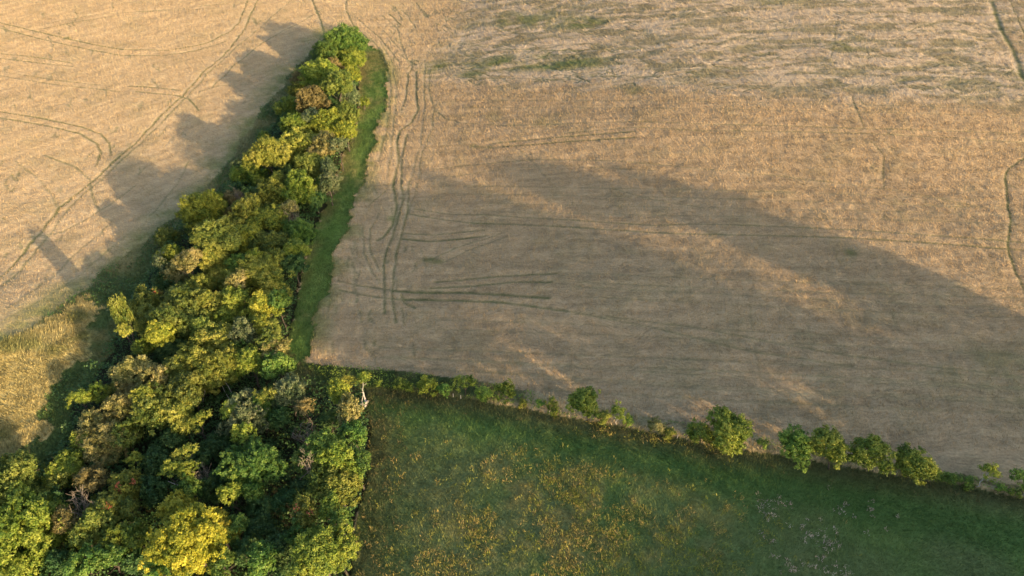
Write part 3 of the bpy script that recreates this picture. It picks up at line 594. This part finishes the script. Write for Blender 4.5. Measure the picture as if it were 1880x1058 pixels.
# ---------------------------------------------------------------- the wood, tree by tree (x, y, radius in photo pixels, leaf kind, label)
WOOD = [
 (634,84,30,'green',"dark green dome-shaped tree at the very tip of the wood, in the wheat"),
 (600,104,23,'green',"green tree on the left shoulder of the wood's top tip"),
 (643,116,23,'yg',"fresh green tree on the right side of the tip, beside the green grass strip"),
 (612,124,17,'brown',"brown-tinged small crown in the middle of the tip clump"),
 (588,142,29,'yg',"yellow-green tree just below the tip clump, left of a dark gap"),
 (552,150,14,'brown',"small pinkish brown crown leaning out over the shaded left margin below the tip"),
 (623,158,21,'olive',"olive crown beside the dark gap below the tip"),
 (647,142,13,'amber',"small bright yellow-green crown right of the dark gap below the tip"),
 (574,190,27,'brown',"round rusty brown tree in the upper part of the wood, the brownest crown"),
 (534,202,23,'yg',"yellow-green tree on the left edge, left of the round rusty brown tree"),
 (548,170,18,'gold',"golden olive crown above left of the round rusty brown tree"),
 (636,182,24,'grey',"grey-leaved tree on the right edge, level with the rusty brown tree"),
 (606,196,15,'dark',"dark green crown in the hollow right of the rusty brown tree"),
 (540,232,22,'yg',"yellow-green tree on the left edge below the rusty brown tree"),
 (574,221,18,'grey',"grey-tinged olive crown directly below the rusty brown tree"),
 (603,234,25,'amber',"bright yellow-green tree in the middle, below the grey-leaved right-edge tree"),
 (637,213,20,'olive',"olive tree on the right edge with a dry grass verge beside it"),
 (636,246,17,'amber',"bright lime crown at the right edge above the bend of the strip"),
 (668,192,11,'yg',"small round yellow-green shrub standing out in the green strip beside the wood"),
 (485,257,13,'yg',"small bright tree standing alone in the shaded upper left margin"),
 (509,268,14,'dark',"small dark green tree beside the lone bright one in the upper left margin"),
 (550,276,36,'gold',"broad golden olive tree filling the middle of the wood below the lime crown"),
 (596,272,22,'tan',"dry golden crown at the right of the broad golden olive tree"),
 (571,309,25,'olive',"olive tree below the dry golden crown"),
 (622,272,14,'grey',"grey-green shrub on the right edge at the bend of the strip"),
 (494,290,28,'gold',"soft-topped golden tree on the left of the broad golden olive tree"),
 (468,324,30,'yg',"large yellow-green tree on the left edge above the twiggy gap"),
 (443,312,17,'grey',"pale grey-green crown hugging the left flank of the large left-edge tree"),
 (512,332,15,'olive',"small olive crown right of the large yellow-green left-edge tree"),
 (526,318,14,'dark',"dark green crown in the hollow between the golden and olive trees"),
 (551,349,26,'yg',"yellow-green tree with a flame-tipped right side, near the right edge"),
 (604,312,16,'grey',"grey-green shrub at the right edge of the wood below the bend"),
 (603,340,18,'grey',"soft grey-green willow-like shrub lower on the right edge by the strip"),
 (500,361,28,'gold',"golden tree in the middle of the wood, left of the flame-tipped tree"),
 (466,364,17,'dark',"dark green crown between the twiggy gap and the golden tree"),
 (432,372,19,'brown',"brown twiggy half-bare crown in the gap on the left side"),
 (400,374,14,'yg',"small yellow-green top directly above left of the broad bright left-edge tree"),
 (369,392,31,'amber',"broad bright yellow-green tree jutting from the left edge, mid wood"),
 (421,402,16,'tan',"pale dry crown between the bright left-edge tree and the golden trees"),
 (454,396,26,'gold',"golden olive tree in the very middle, right of the pale dry crown"),
 (495,410,28,'yg',"bright green-gold tree right of the golden olive middle tree"),
 (531,388,17,'tan',"tan dry-topped crown with bare branches showing, near the right edge"),
 (580,372,22,'dark',"dark green tree in shade on the right edge beside the strip"),
 (552,432,26,'green',"green tree with a yellow sunlit right side, bulging into the strip"),
 (546,462,20,'yg',"yellow-green crown under the tree that bulges into the strip"),
 (541,490,19,'dark',"dark green shrub at the right edge below the bulging tree"),
 (364,426,22,'olive',"olive crown under the bright jutting left-edge tree"),
 (400,440,27,'olive',"olive tree in the middle left, above the pale feathery crown"),
 (447,445,30,'amber',"round bright lime-gold tree in the middle of the wood"),
 (495,455,26,'olive',"olive tree right of the round lime-gold tree"),
 (508,476,17,'gold',"small golden crown below the olive tree near the right side"),
 (308,437,21,'olive',"dark olive bush out in the left margin away from the wood's edge"),
 (316,474,23,'yg',"pale yellow-green tree on the left edge with grey feathery flank"),
 (295,486,13,'grey',"small silver-grey crown at the far left flank of the pale yellow-green tree"),
 (348,483,20,'tan',"tan-gold round crown right of the pale yellow-green left-edge tree"),
 (395,481,22,'gold',"golden olive crown in the centre left below the olive tree"),
 (372,460,16,'dark',"dark green hollow crown between the tan-gold and olive trees"),
 (468,478,14,'amber',"little bright lime top poking up between darker crowns, centre"),
 (440,490,18,'green',"green crown beneath the little lime top"),
 (326,504,23,'tan',"pinkish tan crown below the tan-gold round one, left side"),
 (411,512,27,'gold',"golden tree with feathery outline, left of the biggest golden dome"),
 (475,515,37,'gold',"biggest golden dome in the middle of the wood, right side"),
 (436,524,18,'tan',"tan crown wedged between the two golden domes"),
 (374,530,25,'gold',"golden olive crown left of the feathery golden tree"),
 (298,524,17,'dark',"dark green crown on the left edge above the orange-flecked tree"),
 (274,566,30,'red',"olive tree with orange and red flecks on the left edge"),
 (346,560,31,'olive',"broad olive tree right of the orange-flecked tree"),
 (319,600,38,'olive',"very broad olive green tree in the left half of the wood"),
 (385,562,25,'gold',"golden olive crown between the broad olive trees and the lime group"),
 (433,560,24,'yg',"yellow-green crown left of the bright lime group"),
 (481,568,26,'amber',"bright lime-yellow tree on the right, next to dark gaps"),
 (512,556,18,'green',"fresh green crown on the right edge below the biggest golden dome"),
 (414,592,22,'yg',"yellow-green crown in the middle below the crown left of the lime group"),
 (450,614,26,'grey',"pale olive-grey crown right of centre below the dark gaps"),
 (478,600,18,'amber',"small bright yellow crown hanging at the dark gap's edge"),
 (502,604,15,'olive',"small olive crown at the right edge under the fresh green one"),
 (497,630,17,'olive',"olive shrub on the right edge above the big bicoloured tree"),
 (293,619,22,'amber',"yellow crown at the lower left of the very broad olive tree"),
 (264,645,18,'yg',"yellow-green tree on the left edge beside a black hollow"),
 (226,580,14,'olive',"small slender yellow-green tree out in the left margin, upper of a pair"),
 (229,610,13,'gold',"small golden tree out in the left margin, lower of a pair"),
 (255,600,15,'dark',"dark green shrub between the margin pair and the very broad olive tree"),
 (374,612,24,'olive',"olive crown at the lower right of the very broad olive tree"),
 (403,632,29,'gold',"golden olive tree in the middle above the dark cross hollow"),
 (315,650,24,'dark',"dark blue-green low crown in the hollow below the very broad olive tree"),
 (358,645,22,'dark',"dark low crown in the hollow left of the golden middle tree"),
 (462,670,27,'yg',"yellow-green tree with many small tufts, left half of the bicoloured pair"),
 (510,650,21,'tan',"pale gold crown top right at the wood's inner corner"),
 (512,676,24,'green',"green hanging crown at the inner corner beside the scrub"),
 (430,648,16,'green',"green crown between the golden middle tree and the tufted tree"),
 (247,688,28,'tan',"tan-gold rounded tree on the left edge beside the black hollow"),
 (284,702,22,'tan',"smaller tan crown right of the tan-gold rounded tree"),
 (325,690,27,'olive',"olive crown between the tan crown and the broad gold spread"),
 (362,676,33,'gold',"broad gold tree on the left of the pair above the dark ride"),
 (407,678,33,'gold',"broad gold tree on the right of the pair above the dark ride"),
 (349,722,30,'olive',"olive-gold tree below the left gold tree of the pair"),
 (302,735,20,'olive',"small olive crown left of the olive-gold tree"),
 (148,735,18,'yg',"yellow-green tree furthest left on the edge of the lower wood, upper one"),
 (184,728,21,'yg',"yellow-green tree second from the left edge in the lower wood"),
 (209,718,14,'olive',"little olive crown between the left-edge yellow-greens and the tan tree"),
 (235,727,19,'brown',"brownish tan crown below the tan-gold rounded tree"),
 (272,738,25,'gold',"golden crown left of the small olive crown"),
 (228,760,34,'tan',"large tan-gold tree with a pinkish twiggy patch, lower left wood"),
 (281,764,33,'olive',"large soft olive tree right of the large tan-gold one"),
 (171,779,20,'tan',"pale tan crown at the left edge above the olive-tan giant"),
 (330,765,31,'gold',"golden tree standing on the left side of the dark ride"),
 (366,778,16,'yg',"small yellow-green crown right of the ride-side golden tree"),
 (196,818,37,'tan',"olive-tan giant with feathery texture on the lower left edge"),
 (232,806,24,'olive',"olive crown on the right shoulder of the olive-tan giant"),
 (154,812,17,'yg',"yellow-green crown at the left flank of the olive-tan giant"),
 (249,846,13,'yg',"little bright green top below right of the olive-tan giant"),
 (122,868,27,'yg',"yellow-green pointed tree on the left edge above the bottom-left giant"),
 (142,852,18,'yg',"second yellow-green crown leaning against the pointed left-edge tree"),
 (174,884,25,'brown',"tan-brown round crown above the grey dead branches"),
 (124,960,22,'brown',"mottled grey-brown crown right of the bottom-left giant"),
 (100,925,22,'dark',"dark green crown between the bottom-left giant and the dead branches"),
 (236,900,30,'red',"yellow-leaved tree with red flecks in its top"),
 (203,932,28,'red',"green tree with scattered red flecks, left of and below the red-flecked yellow one"),
 (243,940,20,'olive',"olive crown right under the red-flecked yellow tree"),
 (342,838,17,'gold',"gold-topped crown standing in the dark middle of the lower wood"),
 (312,864,14,'yg',"small yellow-green top left below the gold-topped crown"),
 (344,868,17,'yg',"yellow-green tuft crown just under the gold-topped one"),
 (348,902,22,'green',"green crown above the brilliant gold tree"),
 (322,812,20,'dark',"dark green shaded crown above the gold-topped crown"),
 (290,850,24,'dark',"dark green crown left of the small yellow-green tops"),
 (372,845,19,'dark',"dark shaded crown right of the yellow-green tuft crown"),
 (283,905,24,'dark',"dark green crown right of the red-flecked yellow tree"),
 (388,905,22,'dark',"dark green crown between the yellow-green one and the brilliant gold tree"),
 (405,820,25,'dark',"dark green leafy crown in the centre of the lower wood"),
 (424,758,15,'yg',"small yellow-green top at the upper centre of the lower wood"),
 (433,744,13,'grey',"pale grey lichened top at the upper centre, above the small yellow-green one"),
 (450,776,27,'grey',"grey-green tree with pale bare branch ends"),
 (445,800,18,'yg',"yellow-green tuft under the grey-green tree with pale branch ends"),
 (478,756,28,'green',"dark green domed tree near the ride in the upper lower wood"),
 (491,731,16,'gold',"golden sunlit top beside the dark ride"),
 (458,732,14,'grey',"silvery small top left of the golden one beside the ride"),
 (534,727,30,'grey',"broad grey-green shaded crown at the top right of the lower wood"),
 (562,752,15,'brown',"small grey-brown twiggy crown right of the broad grey-green one"),
 (515,772,22,'dark',"dark crown below the broad grey-green shaded one"),
 (467,857,39,'green',"large mid green tree in the centre of the lower wood"),
 (430,862,24,'green',"green crown on the left shoulder of the large mid green tree"),
 (412,880,20,'dark',"dark crown left below the large mid green tree"),
 (425,910,21,'yg',"soft yellow-topped crown below the large mid green tree"),
 (458,905,25,'green',"green crown under the large mid green tree on its right side"),
 (480,935,22,'dark',"dark green crown left of the black gap in the lower wood"),
 (592,828,33,'green',"green tree with a few dry twigs on the left of the right-edge row"),
 (566,852,22,'olive',"olive crown leaning left from the right-edge row"),
 (622,844,30,'yg',"yellow-green tree in the middle of the right-edge row"),
 (650,800,22,'green',"fresh green tree on the right edge just above the bulge"),
 (656,850,22,'green',"green tree at the outermost bulge of the right edge beside the meadow"),
 (624,898,33,'gold',"pale gold-green tree hanging down the right edge"),
 (612,934,22,'yg',"pale yellow-green foot of the hanging right-edge growth"),
 (590,880,24,'olive',"olive crown left of the pale gold-green hanging tree"),
 (642,756,22,'tan',"pale feathery gold tree on the right edge below the dead trunk"),
 (622,722,18,'amber',"bright yellow crown at the wood's right tip above the pale feathery one"),
 (638,706,14,'gold',"small golden top at the wood's right tip, nearest the leaning white trunk"),
 (607,776,17,'dark',"dark green crown in the hollow left of the pale feathery gold tree"),
 (562,900,24,'dark',"dark green crown below the olive one, right-hand wood"),
 (561,945,25,'red',"dark green tree with a single red-berried cluster"),
 (629,958,17,'green',"small green shrub low on the right edge by the meadow"),
 (591,1018,42,'yg',"large yellow-green tree at the bottom right corner of the wood"),
 (622,1010,22,'gold',"golden crown on the right flank of the bottom right corner tree"),
 (526,924,22,'dark',"dark bluish crown left of the red-berried tree"),
 (520,1018,33,'dark',"dark green crown at the bottom edge left of the corner tree"),
 (478,978,28,'dark',"dark green crown right of the brilliant gold tree"),
 (480,1030,26,'green',"green crown at the bottom edge right of the brilliant gold tree"),
 (436,975,25,'green',"mid green crown touching the brilliant gold tree's right side"),
 (450,1018,24,'dark',"dark crown at the bottom edge just right of the brilliant gold tree"),
 (352,1000,58,'sun',"brilliant gold tree at the bottom of the wood, brightest crown of all"),
 (330,950,30,'sun',"gold upper crown rising behind the brilliant gold tree"),
 (402,975,32,'sun',"gold side crown on the right of the brilliant gold tree"),
 (26,905,62,'olive',"dark olive giant at the left frame edge, upper one"),
 (40,985,72,'yg',"yellow-green giant in the bottom left corner"),
 (180,968,31,'olive',"olive crown left of centre at the bottom of the wood"),
 (222,996,27,'yg',"yellow-green crown below the scattered red flecks"),
 (252,990,22,'yg',"yellow-green crown left of the brilliant gold tree"),
 (156,990,22,'olive',"small olive crown right of the mottled grey-brown one"),
 (112,1038,26,'dark',"dark green crown at the bottom edge right of the bottom-left giant"),
 (204,1026,24,'green',"green crown at the bottom edge, left of two dark ones"),
 (156,1040,23,'green',"green crown at the bottom edge next to the dark one"),
 (258,1038,26,'dark',"dark green crown at the bottom edge left of the brilliant gold tree"),
 (296,1050,22,'green',"green crown at the bottom edge under the gold tree's left side"),
 (410,1040,24,'green',"green crown at the bottom edge under the gold tree's right side"),
 (556,985,22,'green',"green crown between the red-berried tree and the bottom right corner tree"),
 (105,895,18,'olive',"small olive crown just above the mottled grey-brown patch on the left edge"),
]
GW = "trees of the wood"
berries = []
TOPS = {(634,84): 11., (600,104): 9.5, (588,142): 11.5, (623,158): 13.5, (574,190): 12., (494,290): 11.5, (369,392): 10.2, (400,440): 12.2, (348,483): 11.6, (226,580): 15.0, (229,610): 9., (352,1000): 12., (640,756): 10., (592,828): 10.5, (622,844): 10.5, (591,1018): 11.}
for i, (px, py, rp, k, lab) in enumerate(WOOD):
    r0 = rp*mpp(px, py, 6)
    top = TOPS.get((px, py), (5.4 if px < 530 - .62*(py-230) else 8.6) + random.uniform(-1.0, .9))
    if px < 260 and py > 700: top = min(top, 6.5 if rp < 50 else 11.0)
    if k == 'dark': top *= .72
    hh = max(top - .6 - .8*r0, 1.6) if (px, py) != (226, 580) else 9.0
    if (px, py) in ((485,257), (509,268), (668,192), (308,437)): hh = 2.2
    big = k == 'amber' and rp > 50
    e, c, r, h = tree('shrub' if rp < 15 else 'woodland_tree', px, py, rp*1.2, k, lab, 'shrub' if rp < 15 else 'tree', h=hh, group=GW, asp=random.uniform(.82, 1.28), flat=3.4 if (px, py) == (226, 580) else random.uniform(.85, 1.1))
    if k == 'red': berries.append((e, r, h))
# red flecked leaf clusters: parts of their trees
for e, r, h in berries:
    g = np.random.default_rng(int(h*1000)); V = []
    for q in range(3 if r > 3 else 2):
        an = g.uniform(0, 6.28); el = g.uniform(.35, 1.2)
        c0 = np.array([math.cos(an)*math.cos(el)*r*.95, math.sin(an)*math.cos(el)*r*.95, h+.6+math.sin(el)*r*.85])
        n = 26; p = c0 + g.normal(0, .24, (n, 3)); t = g.normal(size=(n, 3)); t /= np.linalg.norm(t, axis=1)[:, None]
        b = np.cross(t, g.normal(size=(n, 3))); b /= np.linalg.norm(b, axis=1)[:, None]
        V.append(np.stack([p-t*.13, p-b*.09, p+t*.13, p+b*.09], 1).reshape(-1, 3))
    V = np.concatenate(V)
    o = link(bpy.data.objects.new("red_leaves", np_mesh("red_leaves", V, np.arange(len(V)).reshape(-1, 4), 4, m_rust)), e)

# dead grey trees with bare branches
def bare_tree(name, px, py, size, h, label, seed, mat=M_TWIG):
    X, Y, zg = at(px, py, h*.7); g = np.random.default_rng(seed); V = []; Fc = []
    limb(V, Fc, (0, 0, -.3), (0, 0, h*.55), .16, .10, 7, 4, .3, g)
    for i in range(11):
        an = g.uniform(0, 6.28); b = np.array([math.cos(an)*size*g.uniform(.5, 1), math.sin(an)*size*g.uniform(.5, 1), h*g.uniform(.75, 1.05)])
        a = np.array([0, 0, h*g.uniform(.3, .55)]); limb(V, Fc, a, b, .07, .025, 5, 3, .7, g)
        for j in range(6):
            m = a+(b-a)*g.uniform(.35, .95); limb(V, Fc, m, m+g.normal(0, size*.30, 3)+np.array([0, 0, size*.2]), .032, .014, 4, 2, .6, g)
    o = link(bpy.data.objects.new(name, np_mesh(name, np.array(V), np.array(Fc), 4, mat, smooth=True))); o.location = (X, Y, zg)
    tag(o, label, 'dead tree', "dead trees of the wood")
bare_tree("dead_tree", 147, 930, 2.2, 7.5, "dead grey tree with a fan of bare twigs left of the red-flecked trees", 1)
bare_tree("dead_tree", 440, 362, 1.6, 6.5, "bare purple-grey tree in the gap on the wood's left side", 2)
bare_tree("dead_tree", 538, 402, 1.6, 8.0, "bare branched tree beside the tan dry-topped crown near the right edge", 3)
bare_tree("dead_tree", 560, 800, 1.8, 7.0, "grey bare tree in the dark hollow left of the right-edge row", 4)
bare_tree("dead_tree", 372, 872, 1.6, 7.5, "pale bare branches in the dark middle right of the yellow-green tuft", 5)
bare_tree("dead_tree", 568, 856, 1.3, 11., "small dry twiggy top among the green right-edge row", 6)
# fallen and leaning pale poles over the dark ride
for (x1, y1, z1, x2, y2, z2, lab) in [(402,700,5,430,748,1,"thin pale leaning stem over the dark ride, left one of two"), (412,700,5,442,746,1,"thin pale leaning stem over the dark ride, right one of two"), (376,712,6,372,752,.5,"bare upright pale stem at the left end of the dark ride"), (308,884,5,330,892,4,"curved white fallen branch in the dark middle of the lower wood")]:
    X1, Y1, g1 = at(x1, y1, z1); X2, Y2, g2 = at(x2, y2, z2); V = []; Fc = []
    limb(V, Fc, (X2, Y2, g2+z2), (X1, Y1, g1+z1), .06, .035, 6, 5, .04, np.random.default_rng(3))
    V = np.array(V); O = V[0].copy(); o = link(bpy.data.objects.new("bare_branch", np_mesh("bare_branch", V-O, np.array(Fc), 4, M_PALE, smooth=True))); o.location = O
    tag(o, lab, 'branch')

# undergrowth below the wood: one leafy mass
def leaf_mass(name, n, zones, hmax, leaf, mat, label, box, seed, sc=3.0, thr=0.0, zb=0.0):
    g = np.random.default_rng(seed)
    x = g.uniform(box[0], box[1], n); y = g.uniform(box[2], box[3], n); z = zone(x, y, 1.0); k = np.isin(z, zones); x = x[k]; y = y[k]
    b = fbm(x, y, sc, seed, 3); k = b > thr; x = x[k]; y = y[k]; b = b[k]; m = len(x)
    top = hmax*np.clip((b-.15)*1.6, .05, 1)
    p = np.stack([x, y, H(x, y)+zb+top*g.uniform(.45, 1.05, m)], -1)
    nr = g.normal(0, .5, (m, 3))+np.array([0, 0, .7]); nr /= np.linalg.norm(nr, axis=1)[:, None]
    t = np.cross(nr, g.normal(size=(m, 3))); t /= np.linalg.norm(t, axis=1)[:, None]; bb = np.cross(nr, t); s = leaf*g.uniform(.6, 1.3, m)[:, None]
    V = np.stack([p-t*s*.6, p-bb*s*.38, p+t*s*.6, p+bb*s*.38], 1).reshape(-1, 3)
    o = link(bpy.data.objects.new(name, np_mesh(name, V, np.arange(len(V)).reshape(-1, 4), 4, mat, val=np.clip(.35+b*.3+g.normal(0, .15, m), 0, 1))))
    tag(o, label, 'undergrowth', kind="stuff")
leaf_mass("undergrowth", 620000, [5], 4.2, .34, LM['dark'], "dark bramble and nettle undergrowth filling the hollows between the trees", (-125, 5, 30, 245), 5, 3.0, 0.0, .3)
leaf_mass("bramble_scrub", 260000, [3], 1.5, .30, LM['dark'], "dark green bramble patches along the left side of the wood", (-130, -30, 55, 240), 8, 6.0, .46)
leaf_mass("hedge_scrub", 190000, [6], 1.7, .20, LM['hedge'], "low green scrub growing along the hedge bank", (-40, 100, 40, 95), 9, 4.0, .54)

# ---------------------------------------------------------------- the hedgerow
HG = "trees and bushes of the hedgerow"
def htree(px, py, rp, base, kind, label, bark=M_BARK, name='hedgerow_tree', cat='tree', asp=1., flat=1.):
    """trunk foot at base pixel, crown centre seen at px,py: height solved from the two"""
    X, Y, zg = at(*base)
    # height whose image is at py
    best = min(np.arange(.6, 12, .1), key=lambda h: abs((lambda d, dn: 529+F*dn/d)(Y*CT+(CAM_H-zg-h)*ST, (CAM_H-zg-h)*CT-Y*ST)-py))
    d = Y*CT+(CAM_H-zg-best)*ST
    r = rp*d/F; sd = int(px*7+py*13)
    e = bpy.data.objects.new(name, None); link(e); e.location = (X, Y, zg)
    if rp > 30: asp *= 1.12; flat *= .86
    tag(e, label, cat, HG)
    cx = (px-940)*d/F - X
    if cat == 'tree':
        tm, th = trunk_for(best, r*.8, sd, bark); t = link(bpy.data.objects.new("trunk", tm), e); t.scale = (.85, .85, best/th)
        t.rotation_euler = (0, math.atan2(cx*.9, best), 0)
    cm, cr = crown_for(r, sd); c = link(bpy.data.objects.new("crown", cm), e); s = r/cr
    c.location = (cx, 0, best); c.scale = (s*asp, s, s*flat); c.rotation_euler = (0, 0, (sd % 628)/100)
    c.material_slots[0].link = 'OBJECT'; c.material_slots[0].material = LM[kind]
    return e
htree(668,694,14,(666,748),'yg',"small yellow-green crown on a tall bare white leaning trunk at the corner of the wood", M_PALE)
htree(694,703,8,(688,720),'yg',"tiny yellow-green sapling just right of the white-trunked tree", name='shrub', cat='shrub')
htree(742,708,15,(742,720),'yg',"low olive-green bush at the left start of the hedgerow", name='shrub', cat='shrub', asp=1.3)
htree(783,708,19,(782,723),'amber',"bright lime bush, widest one left of the first round tree", name='shrub', cat='shrub', asp=1.15)
htree(853,702,19,(855,729),'yg',"round-headed tree with a white stem base, first full tree of the hedgerow")
htree(815,716,12,(815,728),'hedge',"dark low bush between the lime bush and the first round tree", name='shrub', cat='shrub', asp=1.4)
htree(888,722,14,(890,735),'hedge',"low green bush left of the upright second tree", name='shrub', cat='shrub', asp=1.5)
htree(928,716,20,(932,744),'yg',"upright yellow-green second tree of the hedgerow, bushy to the ground", flat=1.3)
htree(960,741,10,(961,749),'gold',"small golden bush right of the upright second tree", name='shrub', cat='shrub')
htree(990,742,9,(990,752),'hedge',"tiny green bush left of the pale yellow flat one", name='shrub', cat='shrub')
htree(1014,748,15,(1014,758),'yg',"flat pale yellow bush left of the airy third tree", name='shrub', cat='shrub', asp=1.4)
htree(1076,737,31,(1079,778),'yg',"airy rounded third tree of the hedgerow with a thin visible stem")
htree(1108,766,14,(1108,778),'gold',"golden bush at the foot of the airy third tree", name='shrub', cat='shrub', asp=1.3)
htree(1136,758,17,(1130,783),'yg',"small fourth tree on a short white stem, right of the golden bush", M_PALE)
htree(1155,774,11,(1155,782),'hedge',"green low bush right of the short white stem", name='shrub', cat='shrub')
htree(1206,782,16,(1206,798),'tan',"dry tan bush in the gap between the small and the large trees", name='shrub', cat='shrub')
htree(1228,796,12,(1230,804),'gold',"small straw-gold bush right of the dry tan one", name='shrub', cat='shrub', asp=1.4)
htree(1285,793,22,(1288,814),'yg',"green bushy tree leaning on the left of the large fifth tree", asp=1.15)
htree(1310,810,14,(1310,824),'gold',"yellow fringe bush at the foot of the large fifth tree", name='shrub', cat='shrub', asp=1.4)
htree(1340,793,40,(1345,828),'yg',"large round fifth tree with a bright golden foot", asp=1.05)
htree(1400,815,11,(1400,828),'hedge',"single small bush in the gap between the fifth and sixth trees", name='shrub', cat='shrub')
htree(1463,819,34,(1468,856),'hedge',"dark green tree, left one of the touching pair")
htree(1518,820,37,(1522,862),'yg',"taller green tree, right one of the touching pair")
htree(1594,832,37,(1596,868),'yg',"green-gold tree standing right of the touching pair")
htree(1637,858,8,(1637,872),'tan',"tiny reddish bush between the green-gold tree and the neat round one", name='shrub', cat='shrub')
htree(1682,851,36,(1684,880),'yg',"neat round tree, last of the large hedgerow trees", asp=1.08)
htree(1722,874,11,(1722,884),'yg',"low bush immediately right of the neat round tree", name='shrub', cat='shrub', asp=1.4)
htree(1748,880,12,(1748,889),'hedge',"middle low bush of three right of the neat round tree", name='shrub', cat='shrub', asp=1.4)
htree(1775,886,12,(1776,895),'hedge',"rightmost low bush of three, left of the white-stemmed sapling", name='shrub', cat='shrub', asp=1.3)
htree(1818,864,17,(1790,898),'yg',"small sapling on a slanting white stem near the right frame edge", M_PALE)
htree(1838,897,9,(1838,905),'hedge',"little bush beside the slanting white fence post", name='shrub', cat='shrub', asp=1.4)
htree(1876,880,20,(1876,912),'hedge',"green tree cut by the right frame edge")
htree(1864,906,11,(1864,914),'yg',"low bright bush under the tree at the right frame edge", name='shrub', cat='shrub', asp=1.3)

# forked dead trunk at the corner of the wood
def world_limb(pts, rads, name, label, cat, mat):
    V = []; Fc = []; W_ = []
    for x, y, z in pts: X, Y, g_ = at(x, y, z); W_.append(np.array([X, Y, g_+z]))
    for a, b, ra, rb in zip(W_[:-1], W_[1:], rads[:-1], rads[1:]): limb(V, Fc, a, b, ra, rb, 8, 3, .1, np.random.default_rng(2))
    O = W_[0]; V = np.array(V)-O
    o = link(bpy.data.objects.new(name, np_mesh(name, V, np.array(Fc), 4, mat, smooth=True))); o.location = O
    return tag(o, label, cat)
world_limb([(660,752,-.2),(664,742,.8),(676,737,1.4)], [.32,.30,.16], "broken_tree", "broken pale dead trunk stub at the wood's right corner", "dead tree", M_PALE)
world_limb([(668,752,-.2),(672,742,.8),(667,720,2.2)], [.22,.20,.10], "broken_tree", "bare grey limb leaning up beside the broken stub", "dead tree", M_PALE)

# posts of the fence that follows the hedge
def post(px, py, label):
    X, Y, zg = at(px, py); V = []; Fc = []
    limb(V, Fc, (0, 0, -.3), (.05, 0, 1.25), .075, .06, 8, 3, 0, None)
    n0 = len(V); V.append(np.array([.05, 0, 1.30]))
    for k in range(8): Fc.append((n0-8+k, n0-8+(k+1) % 8, n0, n0))
    me = bpy.data.meshes.new("fence_post"); me.from_pydata([tuple(v) for v in V], [], [tuple(dict.fromkeys(f)) for f in Fc]); me.materials.append(M_PALE)
    o = link(bpy.data.objects.new("fence_post", me)); o.location = (X, Y, zg); tag(o, label, 'post', "pale fence posts along the hedge")
for px, py, lab in [(832,732,"pale fence post left of the round-headed first tree"), (846,735,"pale fence post at the foot of the round-headed first tree"), (1772,897,"pale fence post left of the slanting white sapling stem"),
                    (1848,911,"slanting pale fence post near the right frame edge"), (1872,916,"pale fence post nearest the right frame edge"), (1712,886,"pale fence post behind the low bushes right of the neat round tree"), (1008,762,"pale fence post by the flat pale yellow bush"), (1242,808,"pale fence post right of the straw-gold bush")]:
    post(px, py, lab)

# ---------------------------------------------------------------- unseen tall trees added beyond the lower right corner to shade the right field
TALL = [crown_mesh("crown", 6.2, 9.5, 900+k, leaf=.75, dens=1.5, lobe=(.22, .34)) for k in range(2)]
TT = trunk_mesh("trunk", 30, .5, 5, 77, M_BARK, 7)
def tall(p, q, zc, r=6.2, rz=9.5, lab=""):
    X = .682*p + .731*q; Y = .731*p - .682*q; zg = float(H(X, Y))
    zc -= zg
    e = bpy.data.objects.new("unseen_shade_tree", None); link(e); e.location = (X, Y, zg); e.rotation_euler = (0, 0, p)
    tag(e, "unseen bare-stemmed tree added beyond the lower right corner of the meadow to shade the field", "tree", "unseen trees added outside the picture for their shade")
    t = link(bpy.data.objects.new("trunk", TT), e); t.scale = (1, 1, zc/30)
    c = link(bpy.data.objects.new("crown", TALL[int(p) % 2]), e); c.location = (0, 0, zc); c.scale = (r/5.6, r/5.6, rz/9.5)
    c.material_slots[0].link = 'OBJECT'; c.material_slots[0].material = LM['dark']
    zz = zc+zg+rz; dep = Y*CT+(CAM_H-zz)*ST; print("tall", round(X), round(Y), round(zg, 1), "px", round(940+(X)/dep*F), round(529+((CAM_H-zz)*CT-Y*ST)/dep*F))
for p, q, zc, r, rz in SHADE: tall(p, q, zc, r, rz)
